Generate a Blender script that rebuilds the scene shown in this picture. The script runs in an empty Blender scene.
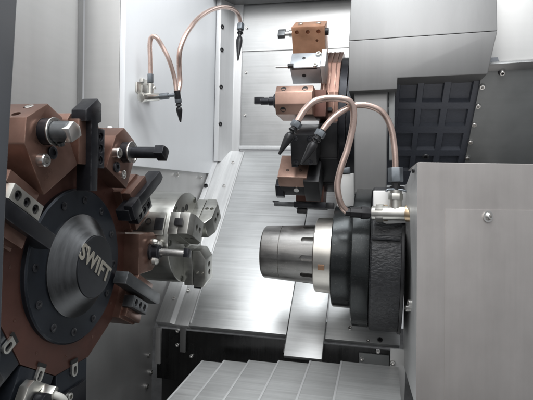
import bpy, bmesh, math, random
from mathutils import Vector as V, Matrix
random.seed(4)
C = bpy.context.scene.collection
rad = math.radians
# ------------------------------------------------------------------ camera frame
FPX = 500.0
th, pi_, ro = rad(13), rad(2), rad(1.4)
R0 = V((math.cos(th), math.sin(th), 0)); FW = V((-math.sin(th)*math.cos(pi_), math.cos(th)*math.cos(pi_), -math.sin(pi_)))
U0 = R0.cross(FW)
CR = R0*math.cos(ro) + U0*math.sin(ro); CU = -R0*math.sin(ro) + U0*math.cos(ro)
def ray(u, v): return FW + CR*((u-266.5)/FPX) - CU*((v-200)/FPX)
def P(u, v, D): return ray(u, v)*D                      # point at depth D
def PL(u, v, ax, c):                                     # point on an axis plane
    r = ray(u, v); return r*(c/r[ax])
X, Y, Z = V((1, 0, 0)), V((0, 1, 0)), V((0, 0, 1))

# ------------------------------------------------------------------ materials
def newmat(name):
    m = bpy.data.materials.new(name); m.use_nodes = True
    nt = m.node_tree; return m, nt, nt.nodes, nt.links, nt.nodes['Principled BSDF']
def metal(name, col, rough=.35, metallic=1.0, stretch=(3, 260, 260), var=.12, bump=.05, smudge=.10, speck=0.0, tint=None, lowscale=5.0, wear=0.0, wearcol=(.55, .47, .42), scratch=0.0, drip=0.0):
    m, nt, n, l, b = newmat(name)
    tc = n.new('ShaderNodeTexCoord'); mp = n.new('ShaderNodeMapping'); mp.inputs['Scale'].default_value = stretch
    l.new(tc.outputs['Object'], mp.inputs['Vector'])
    f = n.new('ShaderNodeTexNoise'); f.inputs['Scale'].default_value = 1.0; f.inputs['Detail'].default_value = 5; f.inputs['Roughness'].default_value = .65
    l.new(mp.outputs['Vector'], f.inputs['Vector'])
    g = n.new('ShaderNodeTexNoise'); g.inputs['Scale'].default_value = lowscale; g.inputs['Detail'].default_value = 6; g.inputs['Roughness'].default_value = .6
    l.new(tc.outputs['Object'], g.inputs['Vector'])
    r1 = n.new('ShaderNodeMapRange'); r1.inputs[1].default_value = .25; r1.inputs[2].default_value = .75
    r1.inputs[3].default_value = 1-var; r1.inputs[4].default_value = 1+var; l.new(f.outputs['Fac'], r1.inputs[0])
    r2 = n.new('ShaderNodeMapRange'); r2.inputs[1].default_value = .3; r2.inputs[2].default_value = .7
    r2.inputs[3].default_value = 1-smudge; r2.inputs[4].default_value = 1+smudge; l.new(g.outputs['Fac'], r2.inputs[0])
    mu = n.new('ShaderNodeMath'); mu.operation = 'MULTIPLY'; l.new(r1.outputs[0], mu.inputs[0]); l.new(r2.outputs[0], mu.inputs[1])
    last = None
    base = n.new('ShaderNodeMix'); base.data_type = 'RGBA'; base.inputs['A'].default_value = (*col, 1)
    base.inputs['B'].default_value = (*(tint or col), 1); l.new(g.outputs['Fac'], base.inputs['Factor'])
    vm = n.new('ShaderNodeVectorMath'); vm.operation = 'SCALE'; l.new(base.outputs['Result'], vm.inputs[0]); l.new(mu.outputs[0], vm.inputs['Scale'])
    src = vm.outputs[0]
    if speck:
        k = n.new('ShaderNodeTexNoise'); k.inputs['Scale'].default_value = 420; k.inputs['Detail'].default_value = 3; l.new(tc.outputs['Object'], k.inputs['Vector'])
        kr = n.new('ShaderNodeMapRange'); kr.inputs[1].default_value = .62; kr.inputs[2].default_value = .75; kr.inputs[3].default_value = 0; kr.inputs[4].default_value = speck
        l.new(k.outputs['Fac'], kr.inputs[0])
        mx = n.new('ShaderNodeMix'); mx.data_type = 'RGBA'; l.new(kr.outputs[0], mx.inputs['Factor']); l.new(src, mx.inputs['A']); mx.inputs['B'].default_value = (.5, .48, .45, 1)
        src = mx.outputs['Result']
    rsrc = mu.outputs[0]
    if drip:                                               # faint run marks down the sheet
        dm = n.new('ShaderNodeMapping'); dm.inputs['Scale'].default_value = (26, 26, 1.6); l.new(tc.outputs['Object'], dm.inputs['Vector'])
        dn = n.new('ShaderNodeTexNoise'); dn.inputs['Scale'].default_value = 1; dn.inputs['Detail'].default_value = 4; l.new(dm.outputs['Vector'], dn.inputs['Vector'])
        dr = n.new('ShaderNodeMapRange'); dr.inputs[1].default_value = .42; dr.inputs[2].default_value = .72; dr.inputs[3].default_value = 1; dr.inputs[4].default_value = 1-drip; l.new(dn.outputs['Fac'], dr.inputs[0])
        dv = n.new('ShaderNodeVectorMath'); dv.operation = 'SCALE'; l.new(src, dv.inputs[0]); l.new(dr.outputs[0], dv.inputs['Scale']); src = dv.outputs[0]
    if scratch:                                            # hair scratches: thin contour lines of a stretched noise, broken up by another
        sm = n.new('ShaderNodeMapping'); sm.inputs['Rotation'].default_value = (.7, .5, .9); sm.inputs['Scale'].default_value = (.9, 26, 26); l.new(tc.outputs['Object'], sm.inputs['Vector'])
        sn = n.new('ShaderNodeTexNoise'); sn.inputs['Scale'].default_value = 1.0; sn.inputs['Detail'].default_value = 0; l.new(sm.outputs['Vector'], sn.inputs['Vector'])
        s1 = n.new('ShaderNodeMath'); s1.operation = 'PINGPONG'; s1.inputs[1].default_value = .06; l.new(sn.outputs['Fac'], s1.inputs[0])
        s2 = n.new('ShaderNodeMath'); s2.operation = 'LESS_THAN'; s2.inputs[1].default_value = .0010; l.new(s1.outputs[0], s2.inputs[0])
        sk = n.new('ShaderNodeTexNoise'); sk.inputs['Scale'].default_value = 11; l.new(tc.outputs['Object'], sk.inputs['Vector'])
        s3 = n.new('ShaderNodeMapRange'); s3.inputs[1].default_value = .56; s3.inputs[2].default_value = .66; s3.inputs[4].default_value = scratch; l.new(sk.outputs['Fac'], s3.inputs[0])
        s4 = n.new('ShaderNodeMath'); s4.operation = 'MULTIPLY'; l.new(s2.outputs[0], s4.inputs[0]); l.new(s3.outputs[0], s4.inputs[1])
        sx = n.new('ShaderNodeMix'); sx.data_type = 'RGBA'; l.new(s4.outputs[0], sx.inputs['Factor']); l.new(src, sx.inputs['A']); sx.inputs['B'].default_value = (.2, .19, .18, 1) if col[0] > .3 else (.45, .44, .42, 1); src = sx.outputs['Result']
    if wear:                                               # rubbed bright edges
        bv = n.new('ShaderNodeBevel'); bv.samples = 4; bv.inputs['Radius'].default_value = .0022
        ge = n.new('ShaderNodeNewGeometry'); dt = n.new('ShaderNodeVectorMath'); dt.operation = 'DOT_PRODUCT'
        l.new(bv.outputs['Normal'], dt.inputs[0]); l.new(ge.outputs['True Normal'], dt.inputs[1])
        wr = n.new('ShaderNodeMapRange'); wr.inputs[1].default_value = .985; wr.inputs[2].default_value = .90; wr.inputs[3].default_value = 0; wr.inputs[4].default_value = wear; l.new(dt.outputs['Value'], wr.inputs[0])
        wn = n.new('ShaderNodeTexNoise'); wn.inputs['Scale'].default_value = 90; wn.inputs['Detail'].default_value = 3; l.new(tc.outputs['Object'], wn.inputs['Vector'])
        w2 = n.new('ShaderNodeMapRange'); w2.inputs[1].default_value = .40; w2.inputs[2].default_value = .60; l.new(wn.outputs['Fac'], w2.inputs[0])
        w3 = n.new('ShaderNodeMath'); w3.operation = 'MULTIPLY'; l.new(wr.outputs[0], w3.inputs[0]); l.new(w2.outputs[0], w3.inputs[1])
        wx = n.new('ShaderNodeMix'); wx.data_type = 'RGBA'; l.new(w3.outputs[0], wx.inputs['Factor']); l.new(src, wx.inputs['A']); wx.inputs['B'].default_value = (*wearcol, 1); src = wx.outputs['Result']
    l.new(src, b.inputs['Base Color'])
    rr = n.new('ShaderNodeMath'); rr.operation = 'MULTIPLY'; rr.inputs[1].default_value = rough; l.new(mu.outputs[0], rr.inputs[0]); l.new(rr.outputs[0], b.inputs['Roughness'])
    b.inputs['Metallic'].default_value = metallic
    if bump:
        bp = n.new('ShaderNodeBump'); bp.inputs['Strength'].default_value = bump; bp.inputs['Distance'].default_value = .0006
        l.new(f.outputs['Fac'], bp.inputs['Height']); l.new(bp.outputs['Normal'], b.inputs['Normal'])
    return m
def casting(name, col, rough, scale, strength, lo=.6, hi=1.5):
    m, nt, n, l, b = newmat(name)
    tc = n.new('ShaderNodeTexCoord')
    f = n.new('ShaderNodeTexNoise'); f.inputs['Scale'].default_value = scale; f.inputs['Detail'].default_value = 5; f.inputs['Distortion'].default_value = 1.2
    mp = n.new('ShaderNodeMapping'); mp.inputs['Scale'].default_value = (1, 1.6, 2.2); l.new(tc.outputs['Object'], mp.inputs['Vector']); l.new(mp.outputs['Vector'], f.inputs['Vector'])
    bp = n.new('ShaderNodeBump'); bp.inputs['Strength'].default_value = strength; bp.inputs['Distance'].default_value = .003
    l.new(f.outputs['Fac'], bp.inputs['Height']); l.new(bp.outputs['Normal'], b.inputs['Normal'])
    r = n.new('ShaderNodeMapRange'); r.inputs[1].default_value = .3; r.inputs[2].default_value = .75; r.inputs[3].default_value = lo; r.inputs[4].default_value = hi; l.new(f.outputs['Fac'], r.inputs[0])
    vm = n.new('ShaderNodeVectorMath'); vm.operation = 'SCALE'; vm.inputs[0].default_value = col; l.new(r.outputs[0], vm.inputs['Scale']); l.new(vm.outputs[0], b.inputs['Base Color'])
    b.inputs['Roughness'].default_value = rough
    return m
M = {}
M['bed'] = metal('brushed_bed_steel', (.62, .63, .63), .40, .65, (3, 150, 150), .15, .14, .12, tint=(.56, .57, .57))
M['rail'] = metal('brushed_rail_steel', (.66, .665, .665), .42, .45, (160, 6, 6), .10, .06, .10)
M['stair'] = metal('telescopic_cover_steel', (.60, .605, .60), .44, .55, (6, 150, 150), .18, .07, .16, tint=(.50, .505, .50), speck=.3)
M['back'] = metal('back_wall_steel', (.47, .475, .475), .38, 1, (5, 5, 160), .10, .10, .12)
M['post'] = metal('corner_post_steel', (.66, .665, .67), .40, .4, (120, 120, 5), .06, .05, .08)
M['white'] = metal('white_enclosure_paint', (.85, .87, .89), .36, 0, (2, 2, 2), .02, .0, .02, drip=.015)
M['grey'] = metal('grey_enclosure_steel', (.50, .497, .49), .48, .6, (4, 4, 90), .03, .02, .06, lowscale=3, drip=.07)
M['hood'] = metal('satin_hood_steel', (.215, .215, .214), .44, .65, (50, 50, 3), .05, .03, .08, lowscale=4, drip=.08)
M['hoodlight'] = metal('pale_wall_steel', (.66, .66, .65), .42, .3, (3, 3, 40), .03, .02, .05, drip=.05)
M['cover'] = metal('warm_grained_cover_steel', (.50, .465, .445), .42, .5, (70, 70, 3), .05, .05, .13, tint=(.45, .43, .415), lowscale=6, drip=.05)
M['darksteel'] = metal('dark_mirror_steel', (.055, .055, .055), .30, .9, (160, 160, 6), .2, .06, .35)
M['darkpanel'] = metal('dark_grey_panel', (.23, .24, .24), .5, .3, (3, 3, 60), .06, .02, .10, drip=.10)
M['blackbox'] = metal('black_sump_steel', (.012, .012, .012), .5, .2, (10, 10, 10), .2, .05, .2)
M['brown'] = metal('bronzed_holder_steel', (.235, .128, .096), .32, .72, (40, 40, 40), .14, .06, .2, tint=(.155, .095, .078), lowscale=16, wear=.6, wearcol=(.50, .36, .29))
M['coppery'] = metal('coppery_block_steel', (.56, .285, .165), .42, .6, (40, 40, 40), .14, .05, .2, tint=(.46, .26, .17), lowscale=18, wear=.5, wearcol=(.72, .55, .45))
M['reddisc'] = metal('red_oxide_turret_steel', (.135, .056, .041), .46, .5, (40, 40, 40), .15, .06, .28, tint=(.085, .042, .034), lowscale=18, wear=.5, wearcol=(.34, .24, .19))
M['blue'] = metal('blue_black_plate', (.026, .031, .040), .40, .55, (60, 60, 60), .12, .05, .25, lowscale=12, wear=.35, wearcol=(.22, .23, .25))
M['tool'] = metal('black_oxide_tool', (.022, .023, .028), .38, .55, (90, 90, 90), .18, .06, .25, lowscale=20, wear=.4, wearcol=(.30, .30, .31))
M['toolgrey'] = metal('worn_grey_tool', (.10, .105, .11), .42, .7, (90, 90, 90), .16, .07, .25, lowscale=20, wear=.5, wearcol=(.4, .4, .4))
M['black'] = metal('black_fitting', (.018, .018, .020), .38, .2, (60, 60, 60), .1, .03, .2, lowscale=30)
M['hub'] = metal('turned_hub_steel', (.115, .118, .122), .36, 1, (300, 20, 20), .18, .08, .2, lowscale=10, wear=.3, wearcol=(.5, .5, .5))
M['cap'] = metal('dark_cap_face', (.050, .053, .060), .42, .8, (80, 80, 80), .12, .05, .2)
M['letter'] = metal('champagne_letters', (.40, .375, .32), .45, .5, (60, 60, 60), .10, .04, .2, speck=.3)
M['steel'] = metal('bright_machined_steel', (.68, .67, .65), .30, 1, (60, 60, 60), .08, .03, .12, lowscale=20)
M['cream'] = metal('ground_chuck_steel', (.46, .46, .43), .34, .95, (12, 160, 160), .10, .05, .18, tint=(.38, .38, .36), lowscale=14, wear=.5, wearcol=(.72, .71, .68))
M['chuckdark'] = metal('oily_chuck_steel', (.13, .135, .12), .36, .9, (12, 120, 120), .1, .04, .2)
M['collet'] = metal('worn_collet_steel', (.32, .315, .305), .36, 1, (14, 170, 170), .20, .14, .30, tint=(.20, .195, .19), speck=.3, lowscale=18, wear=.4, wearcol=(.6, .58, .55))
M['ring'] = metal('ground_ring_steel', (.55, .53, .49), .34, 1, (8, 120, 120), .08, .05, .15, tint=(.56, .54, .50), lowscale=18)
M['blackring'] = metal('blackened_flange_steel', (.030, .033, .034), .25, .7, (14, 120, 120), .12, .06, .25, speck=.12, lowscale=14)
M['copper'] = metal('copper_pipe', (.70, .52, .45), .30, .85, (40, 40, 40), .10, .03, .18, tint=(.62, .48, .43), lowscale=30)
M['nickel'] = metal('nickel_valve', (.62, .61, .57), .33, .95, (50, 50, 50), .08, .04, .14, lowscale=24)
M['fit'] = metal('grey_blue_nut', (.20, .22, .24), .38, .8, (60, 60, 60), .1, .03, .2, lowscale=30)
M['greyblue'] = metal('grey_blue_block', (.46, .49, .52), .36, .6, (40, 40, 40), .06, .03, .1, lowscale=20)
M['door'] = metal('slate_door_paint', (.030, .035, .043), .45, 0, (20, 20, 20), .08, .0, .12)
M['hole'] = metal('hole_black', (.012, .012, .012), .6, 0, (20, 20, 20), .1, 0, .1)
M['cast'] = casting('wrinkled_black_casting', (.022, .023, .026), .40, 95, .55)
M['grid'] = casting('dark_blue_ribbed_casting', (.075, .083, .102), .42, 140, .10, .88, 1.12)
M['pvc'] = metal('white_plastic_pipe', (.62, .61, .57), .40, 0, (20, 20, 20), .03, 0, .06)
M['brass'] = metal('brass_collar', (.60, .46, .31), .32, 1, (60, 60, 60), .08, .03, .15)
M['dullcopper'] = metal('dull_copper_brown_steel', (.40, .245, .19), .38, .65, (40, 40, 40), .14, .05, .2, tint=(.32, .215, .175), lowscale=18, wear=.6, wearcol=(.72, .58, .50))
M['orange'] = metal('orange_reflection_paint', (.36, .22, .14), .45, .8, (20, 20, 20), .1, 0, .2)  # flat colour for the orange reflection on the clamp ring

# ------------------------------------------------------------------ mesh builder
class MB:
    def __init__(s): s.bm = bmesh.new(); s.cuts = None
    def _f(s, vs):
        try: return s.bm.faces.new(vs)
        except ValueError: return None
    def hull(s, pts):
        vs = [s.bm.verts.new(p) for p in pts]; bmesh.ops.convex_hull(s.bm, input=vs); return s
    def box(s, c, size, M3=None):
        c = V(c); hx, hy, hz = [q/2 for q in size]; vs = []
        for a in (-1, 1):
            for b in (-1, 1):
                for d in (-1, 1):
                    p = V((a*hx, b*hy, d*hz)); p = (M3 @ p) if M3 else p; vs.append(s.bm.verts.new(c+p))
        for q in ((0, 1, 3, 2), (4, 6, 7, 5), (0, 4, 5, 1), (2, 3, 7, 6), (0, 2, 6, 4), (1, 5, 7, 3)): s._f([vs[i] for i in q])
        return s
    def prism(s, pts, off):                                # planar polygon (3D points) extruded by vector off
        a = [s.bm.verts.new(V(p)) for p in pts]; b = [s.bm.verts.new(V(p)+off) for p in pts]; n = len(pts)
        s._f(a[::-1]); s._f(b)
        for i in range(n): s._f([a[i], a[(i+1) % n], b[(i+1) % n], b[i]])
        return s
    def lathe(s, o, ax, prof, n=32, ref=None):             # prof: [(along, radius)]
        o = V(o); ax = V(ax).normalized(); e = V(ref) if ref else (Z if abs(ax.z) < .9 else X)
        e = (e-ax*e.dot(ax)).normalized(); g = ax.cross(e); rings = []
        for h, r in prof:
            if r < 1e-7: rings.append([s.bm.verts.new(o+ax*h)])
            else: rings.append([s.bm.verts.new(o+ax*h+(e*math.cos(2*math.pi*i/n)+g*math.sin(2*math.pi*i/n))*r) for i in range(n)])
        for A, B in zip(rings, rings[1:]):
            for i in range(n):
                j = (i+1) % n
                if len(A) == 1 and len(B) == 1: break
                if len(A) == 1: s._f([A[0], B[j], B[i]])
                elif len(B) == 1: s._f([A[i], A[j], B[0]])
                else: s._f([A[i], A[j], B[j], B[i]])
        if len(rings[0]) > 1: s._f(rings[0][::-1])
        if len(rings[-1]) > 1: s._f(rings[-1])
        return s
    def cyl(s, p0, p1, r0, r1=None, n=28):
        p0, p1 = V(p0), V(p1); L = (p1-p0).length
        return s.lathe(p0, p1-p0, [(0, r0), (L, r0 if r1 is None else r1)], n)
    def hexnut(s, p0, p1, r): return s.cyl(p0, p1, r, n=6)
    def screw(s, p, ax, r, h):                             # socket head cap screw
        return s.lathe(p, ax, [(-h*.2, r), (h*.85, r), (h, r*.86), (h, r*.52), (h*.3, r*.5), (h*.3, 0)], 20)
    def tube(s, pts, r, n=14, sub=10):
        pts = [V(p) for p in pts]; q = []
        for i in range(len(pts)-1):
            p0 = pts[max(i-1, 0)]; p1 = pts[i]; p2 = pts[i+1]; p3 = pts[min(i+2, len(pts)-1)]
            for k in range(sub):
                t = k/sub
                q.append(.5*((2*p1)+(p2-p0)*t+(2*p0-5*p1+4*p2-p3)*t*t+(3*p1-p0-3*p2+p3)*t**3))
        q.append(pts[-1]); d = (q[1]-q[0]).normalized(); e = d.orthogonal().normalized(); rings = []
        for i, p in enumerate(q):
            d2 = (q[min(i+1, len(q)-1)]-q[max(i-1, 0)]).normalized(); e = (e-d2*e.dot(d2)).normalized(); g = d2.cross(e)
            rings.append([s.bm.verts.new(p+(e*math.cos(2*math.pi*k/n)+g*math.sin(2*math.pi*k/n))*r) for k in range(n)])
        for A, B in zip(rings, rings[1:]):
            for k in range(n): s._f([A[k], A[(k+1) % n], B[(k+1) % n], B[k]])
        s._f(rings[0][::-1]); s._f(rings[-1]); return s
    def bevel(s, w, seg=2, ang=25):
        bmesh.ops.remove_doubles(s.bm, verts=s.bm.verts, dist=1e-6)
        bmesh.ops.recalc_face_normals(s.bm, faces=s.bm.faces)
        es = [e for e in s.bm.edges if len(e.link_faces) == 2 and e.calc_face_angle(0) > rad(ang)]
        bmesh.ops.bevel(s.bm, geom=es, offset=w, segments=seg, profile=.6, affect='EDGES', clamp_overlap=True); return s
    def cut(s, other):
        s.cuts = other; return s
    def mesh(s, name):
        bmesh.ops.recalc_face_normals(s.bm, faces=s.bm.faces)
        me = bpy.data.meshes.new(name); s.bm.to_mesh(me); s.bm.free()
        if s.cuts:
            mc = s.cuts.mesh('cutter'); oa = bpy.data.objects.new('work', me); ob = bpy.data.objects.new('cutter', mc)
            C.objects.link(oa); C.objects.link(ob)
            md = oa.modifiers.new('b', 'BOOLEAN'); md.object = ob; md.operation = 'DIFFERENCE'; md.solver = 'EXACT'; md.use_self = True
            dg = bpy.context.evaluated_depsgraph_get(); dg.update()
            m2 = bpy.data.meshes.new_from_object(oa.evaluated_get(dg)); m2.name = name
            bpy.data.objects.remove(oa); bpy.data.objects.remove(ob); bpy.data.meshes.remove(me); bpy.data.meshes.remove(mc); me = m2
        return me
    def build(s, name, mat, parent=None, base=None, label=None, ang=32):
        """link as one mesh object; vertices are stored relative to its thing's base"""
        me = s.mesh(name)
        b = V(base) if base is not None else (V(parent['_b']) if parent is not None else V((0, 0, 0)))
        me.transform(Matrix.Translation(-b))
        me.materials.clear(); me.materials.append(M[mat])
        me.polygons.foreach_set('use_smooth', [True]*len(me.polygons)); me.set_sharp_from_angle(angle=rad(ang))
        o = bpy.data.objects.new(name, me); C.objects.link(o); o['_b'] = tuple(b)
        if parent is not None: o.parent = parent
        else: o.location = b
        if label: o['label'] = label
        return o
def thing(name, label, cat, base, group=None):
    o = bpy.data.objects.new(name, None); C.objects.link(o); o.location = base; o.empty_display_size = .02
    o['label'] = label; o['category'] = cat; o['_b'] = tuple(base)
    if group: o['group'] = group
    return o
def tag(o, label=None, cat=None, group=None, kind=None):
    if label: o['label'] = label
    if cat: o['category'] = cat
    if group: o['group'] = group
    if kind: o['kind'] = kind
    return o
def bolts(parent, name, pts, ax, r, h, mat='steel'):
    for p in pts: MB().screw(p, ax, r, h).build(name, mat, parent)

# ================================================================== ENCLOSURE
XW = -.495                                                # left side wall
YF, ZF = 1.055, -.3285                                    # front edge of the 45 degree slant bed
YB = 1.482; ZB = ZF+(YB-YF)
def bedp(x, y, off=0.0):                                  # point on the slant bed, off = height along its normal
    return V((x, y, ZF+(y-YF))) + V((0, -.7071, .7071))*off
NB = V((0, -.7071, .7071)); SB = V((0, .7071, .7071))
# sump floor (setting)
o = MB().box((-.25, .9, -.62), (1.8, 2.6, .02)).build('floor', 'blackbox'); tag(o, kind='structure')

# back wall, header beam
w = thing('back_wall', 'bright brushed steel back wall behind the far tool turret', 'wall', (-.2, YB+.004, ZB))
MB().box((.02, YB+.012, ZB+.40), (.90, .012, .80)).build('wall_sheet', 'back', w)
MB().box((-.16, YB-.003, ZB+.006), (.54, .018, .012)).bevel(.002).build('bottom_flange', 'post', w)
for z in (.40,):
    MB().box((.02, YB+.004, z), (.90, .004, .003)).build('seam', 'hoodlight', w)
for z in (.205, .335, .47):
    MB().screw((-.418, YB+.004, z), (0, -1, 0), .004, .003).build('screw', 'steel', w)
w = thing('header_beam', 'grey steel beam along the top of the back wall', 'beam', (-.3, YB-.05, .53))
MB().box((-.2, YB-.05, .565), (.60, .10, .055)).bevel(.003).build('beam', 'hood', w)
MB().box((-.2, YB-.104, .562), (.60, .008, .02)).bevel(.001).build('lip', 'grey', w)

# corner post between the left wall and back wall
w = thing('corner_post', 'narrow folded steel corner strip with black bolts beside the white wall', 'post', (XW+.03, YB-.03, ZB))
MB().prism([(XW+.002, YB-.062, ZB-.065), (XW+.006, YB-.062, ZB-.065), (-.432, YB+.004, ZB-.01), (-.432, YB+.008, ZB-.01), (XW+.002, YB+.008, ZB-.01)][:0] or
           [V((XW+.002, YB-.062, .06)), V((XW+.016, YB-.062, .06)), V((-.455, YB-.004, .06)), V((-.430, YB-.004, .06)), V((-.430, YB+.006, .06)), V((XW+.002, YB+.006, .06))], Z*.5).bevel(.0015).build('strip', 'post', w)
for v in (27, 50, 87, 124):
    p = PL(223.5, v, 1, YB-.055); p.x = XW+.016
    MB().screw(p, (.82, -.57, 0), .0062, .006).build('bolt', 'black', w)

# left side wall: white sheet above, grey sheet below, grey return and front sheet
YN = .893
w = thing('white_side_panel', 'smooth white painted side panel behind the small copper pipes', 'panel', (XW, 1.15, .026))
MB().prism([V((XW, YN, .028)), V((XW, 1.405, .022)), V((XW, YB-.03, .105)), V((XW, YB-.03, .62)), V((XW, YN, .62))], X*-.012).bevel(.0015).build('sheet', 'white', w)
for p in (PL(178, 173, 0, XW+.0), PL(201, 176, 0, XW)):
    p.z -= .004; p.x = XW-.002
    MB().screw(p, X, .005, .004).build('screw', 'steel', w)
w = thing('lower_side_panel', 'plain grey lower side panel below the white wall behind the chuck', 'panel', (XW-.01, 1.0, -.6))
MB().prism([V((XW-.006, .70, -.61)), V((XW-.006, 1.046, -.61)), V((XW-.006, 1.046, ZF-.02)), V((XW-.006, 1.40, .018)), V((XW-.006, 1.40, .034)), V((XW-.006, .70, .034))], X*-.01).bevel(.001).build('sheet', 'grey', w)
for u, v in ((148, 355), (146, 386), (150, 372)):
    MB().screw(PL(u, v, 0, XW-.006), X, .0055, .005).build('bolt', 'steel', w)
w = thing('grey_return_panel', 'narrow grey steel panel between the white wall and the wider grey panel', 'panel', (-.55, YN, -.2))
MB().box(((XW-.012-.585)/2, YN+.006, .13), (.585+XW-.013, .012, 1.0)).bevel(.001).build('sheet', 'grey', w)
w = thing('grey_side_panel', 'wide grey steel side panel at the upper left beside the dark door', 'panel', (-.59, .5, -.2))
MB().box((-.591, .44, .13), (.010, .88, 1.0)).bevel(.001).build('sheet', 'grey', w)
MB().box((-.5845, YN-.014, .13), (.003, .014, 1.0)).build('edge_strip', 'hood', w)

# corner rail on the left of the bed
w = thing('bed_side_rail', 'narrow sloping steel rail strip along the left edge of the slanted bed', 'rail', bedp(-.455, YF))
MB().prism([bedp(XW-.002, YF, -.012), bedp(-.418, YF, -.012), bedp(-.418, YF, .000), bedp(-.452, YF, .000), bedp(-.462, YF, .006), bedp(XW-.002, YF, .006)], SB*((YB-YF-.004)/.7071)).bevel(.001).build('strip', 'rail', w)
MB().prism([bedp(XW-.002, 1.30, .006), bedp(XW+.012, 1.30, .006), bedp(XW+.012, 1.30, .012), bedp(XW-.002, 1.30, .012)], SB*.20).bevel(.001).build('upper_lip', 'post', w)
for x, y in ((-.438, 1.44), (-.442, 1.37), (-.445, 1.30), (-.445, 1.12), (-.472, 1.10)):
    MB().screw(bedp(x, y, .001 if x > -.455 else .006), NB, .0045, .003).build('screw', 'steel', w)
for x, y in ((XW+.006, 1.468), (XW+.005, 1.36)):
    MB().screw(bedp(x, y, .012 if y < 1.46 else .007), NB, .006, .006).build('bolt', 'black', w)

# slanted way covers
def slab(name, x0, x1, y0, y1, t0, t1, mat, parent, bev=.0012):
    return MB().prism([bedp(x0, y0, t0), bedp(x1, y0, t0), bedp(x1, y0, t1), bedp(x0, y0, t1)], SB*((y1-y0)/.7071)).bevel(bev).build(name, mat, parent)
w = thing('slant_way_cover', 'wide brushed steel slanted cover with a bright streak between chuck and collet', 'machine cover', bedp(-.3, YF))
slab('cover_plate', -.416, -.192, YF, YB-.006, -.012, .002, 'bed', w)
slab('fold_strip', -.416, -.412, YF+.004, YB-.008, .002, .0045, 'rail', w, .0008)
w = thing('sliding_way_plate', 'middle steel sliding plate reaching lower than its neighbours below the collet', 'machine cover', bedp(-.15, YF-.03))
slab('plate', -.1895, -.110, YF-.036, YB-.006, -.004, .008, 'bed', w)
slab('edge_fold', -.1925, -.1897, YF-.030, YB-.006, -.016, .004, 'darksteel', w, .0005)
w = thing('right_way_cover', 'brushed steel slanted cover under the black spindle flange', 'machine cover', bedp(-.03, YF))
slab('cover_plate', -.1085, .045, YF, YB-.006, -.012, .001, 'bed', w)
for u, v, r in ((350, 328, .0045), (380, 340, .0055), (368, 341, .004)):
    rr = ray(u, v); nb = NB; p0 = bedp(0, YF, .001); k = p0.dot(nb)/rr.dot(nb)
    MB().screw(rr*k, nb, r, .003).build('screw', 'steel' if r < .005 else 'black', w)

# dark skirt under the bed's front edge
w = thing('bed_skirt', 'black polished skirt panel below the slanted bed edge', 'panel', (-.2, YF+.012, -.45))
MB().box((-.225, YF+.020, ZF-.075), (.55, .012, .118)).bevel(.001).build('skirt_sheet', 'darksteel', w)
MB().box((-.225, YF+.06, ZF-.19), (.56, .012, .15)).build('lower_sheet', 'blackbox', w)
for x in (-.462,):
    MB().box((x+.028, YF+.010, ZF-.036), (.014, .006, .058)).bevel(.001).build('bracket', 'hood', w)
for x, z in ((-.449, -.018), (-.449, -.051), (-.414, -.073)):
    MB().screw((x, YF+.014, ZF+z), -Y, .0045, .004).build('bolt', 'steel', w)
for x in (-.41, -.34, -.27, -.2): MB().screw((x, YF+.014, ZF-.112), -Y, .004, .003).build('bolt', 'fit', w)
MB().box((-.006, YF+.009, ZF-.055), (.062, .006, .060)).bevel(.001).build('end_bracket', 'darkpanel', w)
for x, z in ((-.031, -.037), (-.031, -.072), (.002, -.018)):
    MB().screw((x, YF+.006, ZF+z), -Y, .0045, .004).build('bolt', 'steel', w)
MB().box((-.4885, YF-.004, ZF-.050), (.012, .008, .085)).bevel(.001).build('edge_bracket', 'grey', w)

# telescopic way cover at the bottom: overlapping plates
w = thing('telescopic_way_cover', 'row of overlapping steel plates like low steps across the bottom', 'machine cover', (-.2, .85, -.45))
xs = [-.366, -.317, -.262, -.199, -.134, -.071, .030]
y1 = 1.005; zt = -.385
for i in range(6):
    x0, x1 = xs[i], xs[i+1]; t = .006*i
    a = [V((x0, y1, zt+t)), V((x1+.012, y1, zt+t)), V((x1+.012, .60, zt+t-.405*.055)), V((x0, .60, zt+t-.405*.055))]
    MB().prism(a, V((0, 0, -.0028))).bevel(.0008).build('plate', 'stair', w)
    MB().prism([V((x0+.0005, y1-.001, zt+t+.0001)), V((x0+.0045, y1-.001, zt+t+.0001)), V((x0+.0045, .602, zt+t-.0221)), V((x0+.0005, .602, zt+t-.0221))], V((0, 0, .0007))).bevel(.0003).build('wiper_lip', 'rail', w)
    MB().prism([V((x0, y1, zt+t-.003)), V((x0+.0025, y1, zt+t-.003)), V((x0+.0025, .6, zt+t-.0253)), V((x0, .6, zt+t-.0253))], V((0, 0, -.03))).build('plate_edge', 'hood', w)

# ================================================================== RIGHT SIDE
# spindle cover box in front
w = thing('spindle_cover', 'large warm grey sheet metal cover with one button screw at the right', 'machine cover', (.15, .75, -.45))
c0, c1, c2, c3 = P(417, 162, .70), P(415.6, 410, .695), P(545, 410, .76), P(545, 164, .765)
MB().prism([c0, c1, c2, c3], V((.003, .006, 0))).bevel(.0024, 3).build('front_sheet', 'cover', w)
e = V((.004, .001, 0))
MB().prism([c0+e*.2+V((0, .004, -.0005)), c0+V((-.004, .03, -.006)), c0+V((-.010, .06, -.030)), c0+V((-.002, .33, -.034)), c1+V((-.002, .33, -.05)), c1+e*.2+V((0, .004, 0))], V((.003, .0005, 0))).build('side_sheet', 'rail', w)
MB().prism([c0+V((0, .0065, -.001)), c3+V((0, .0065, -.001)), c3+V((0, .33, -.001)), c0+V((.004, .33, -.001))], V((0, 0, -.002))).build('top_sheet', 'cover', w)
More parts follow.
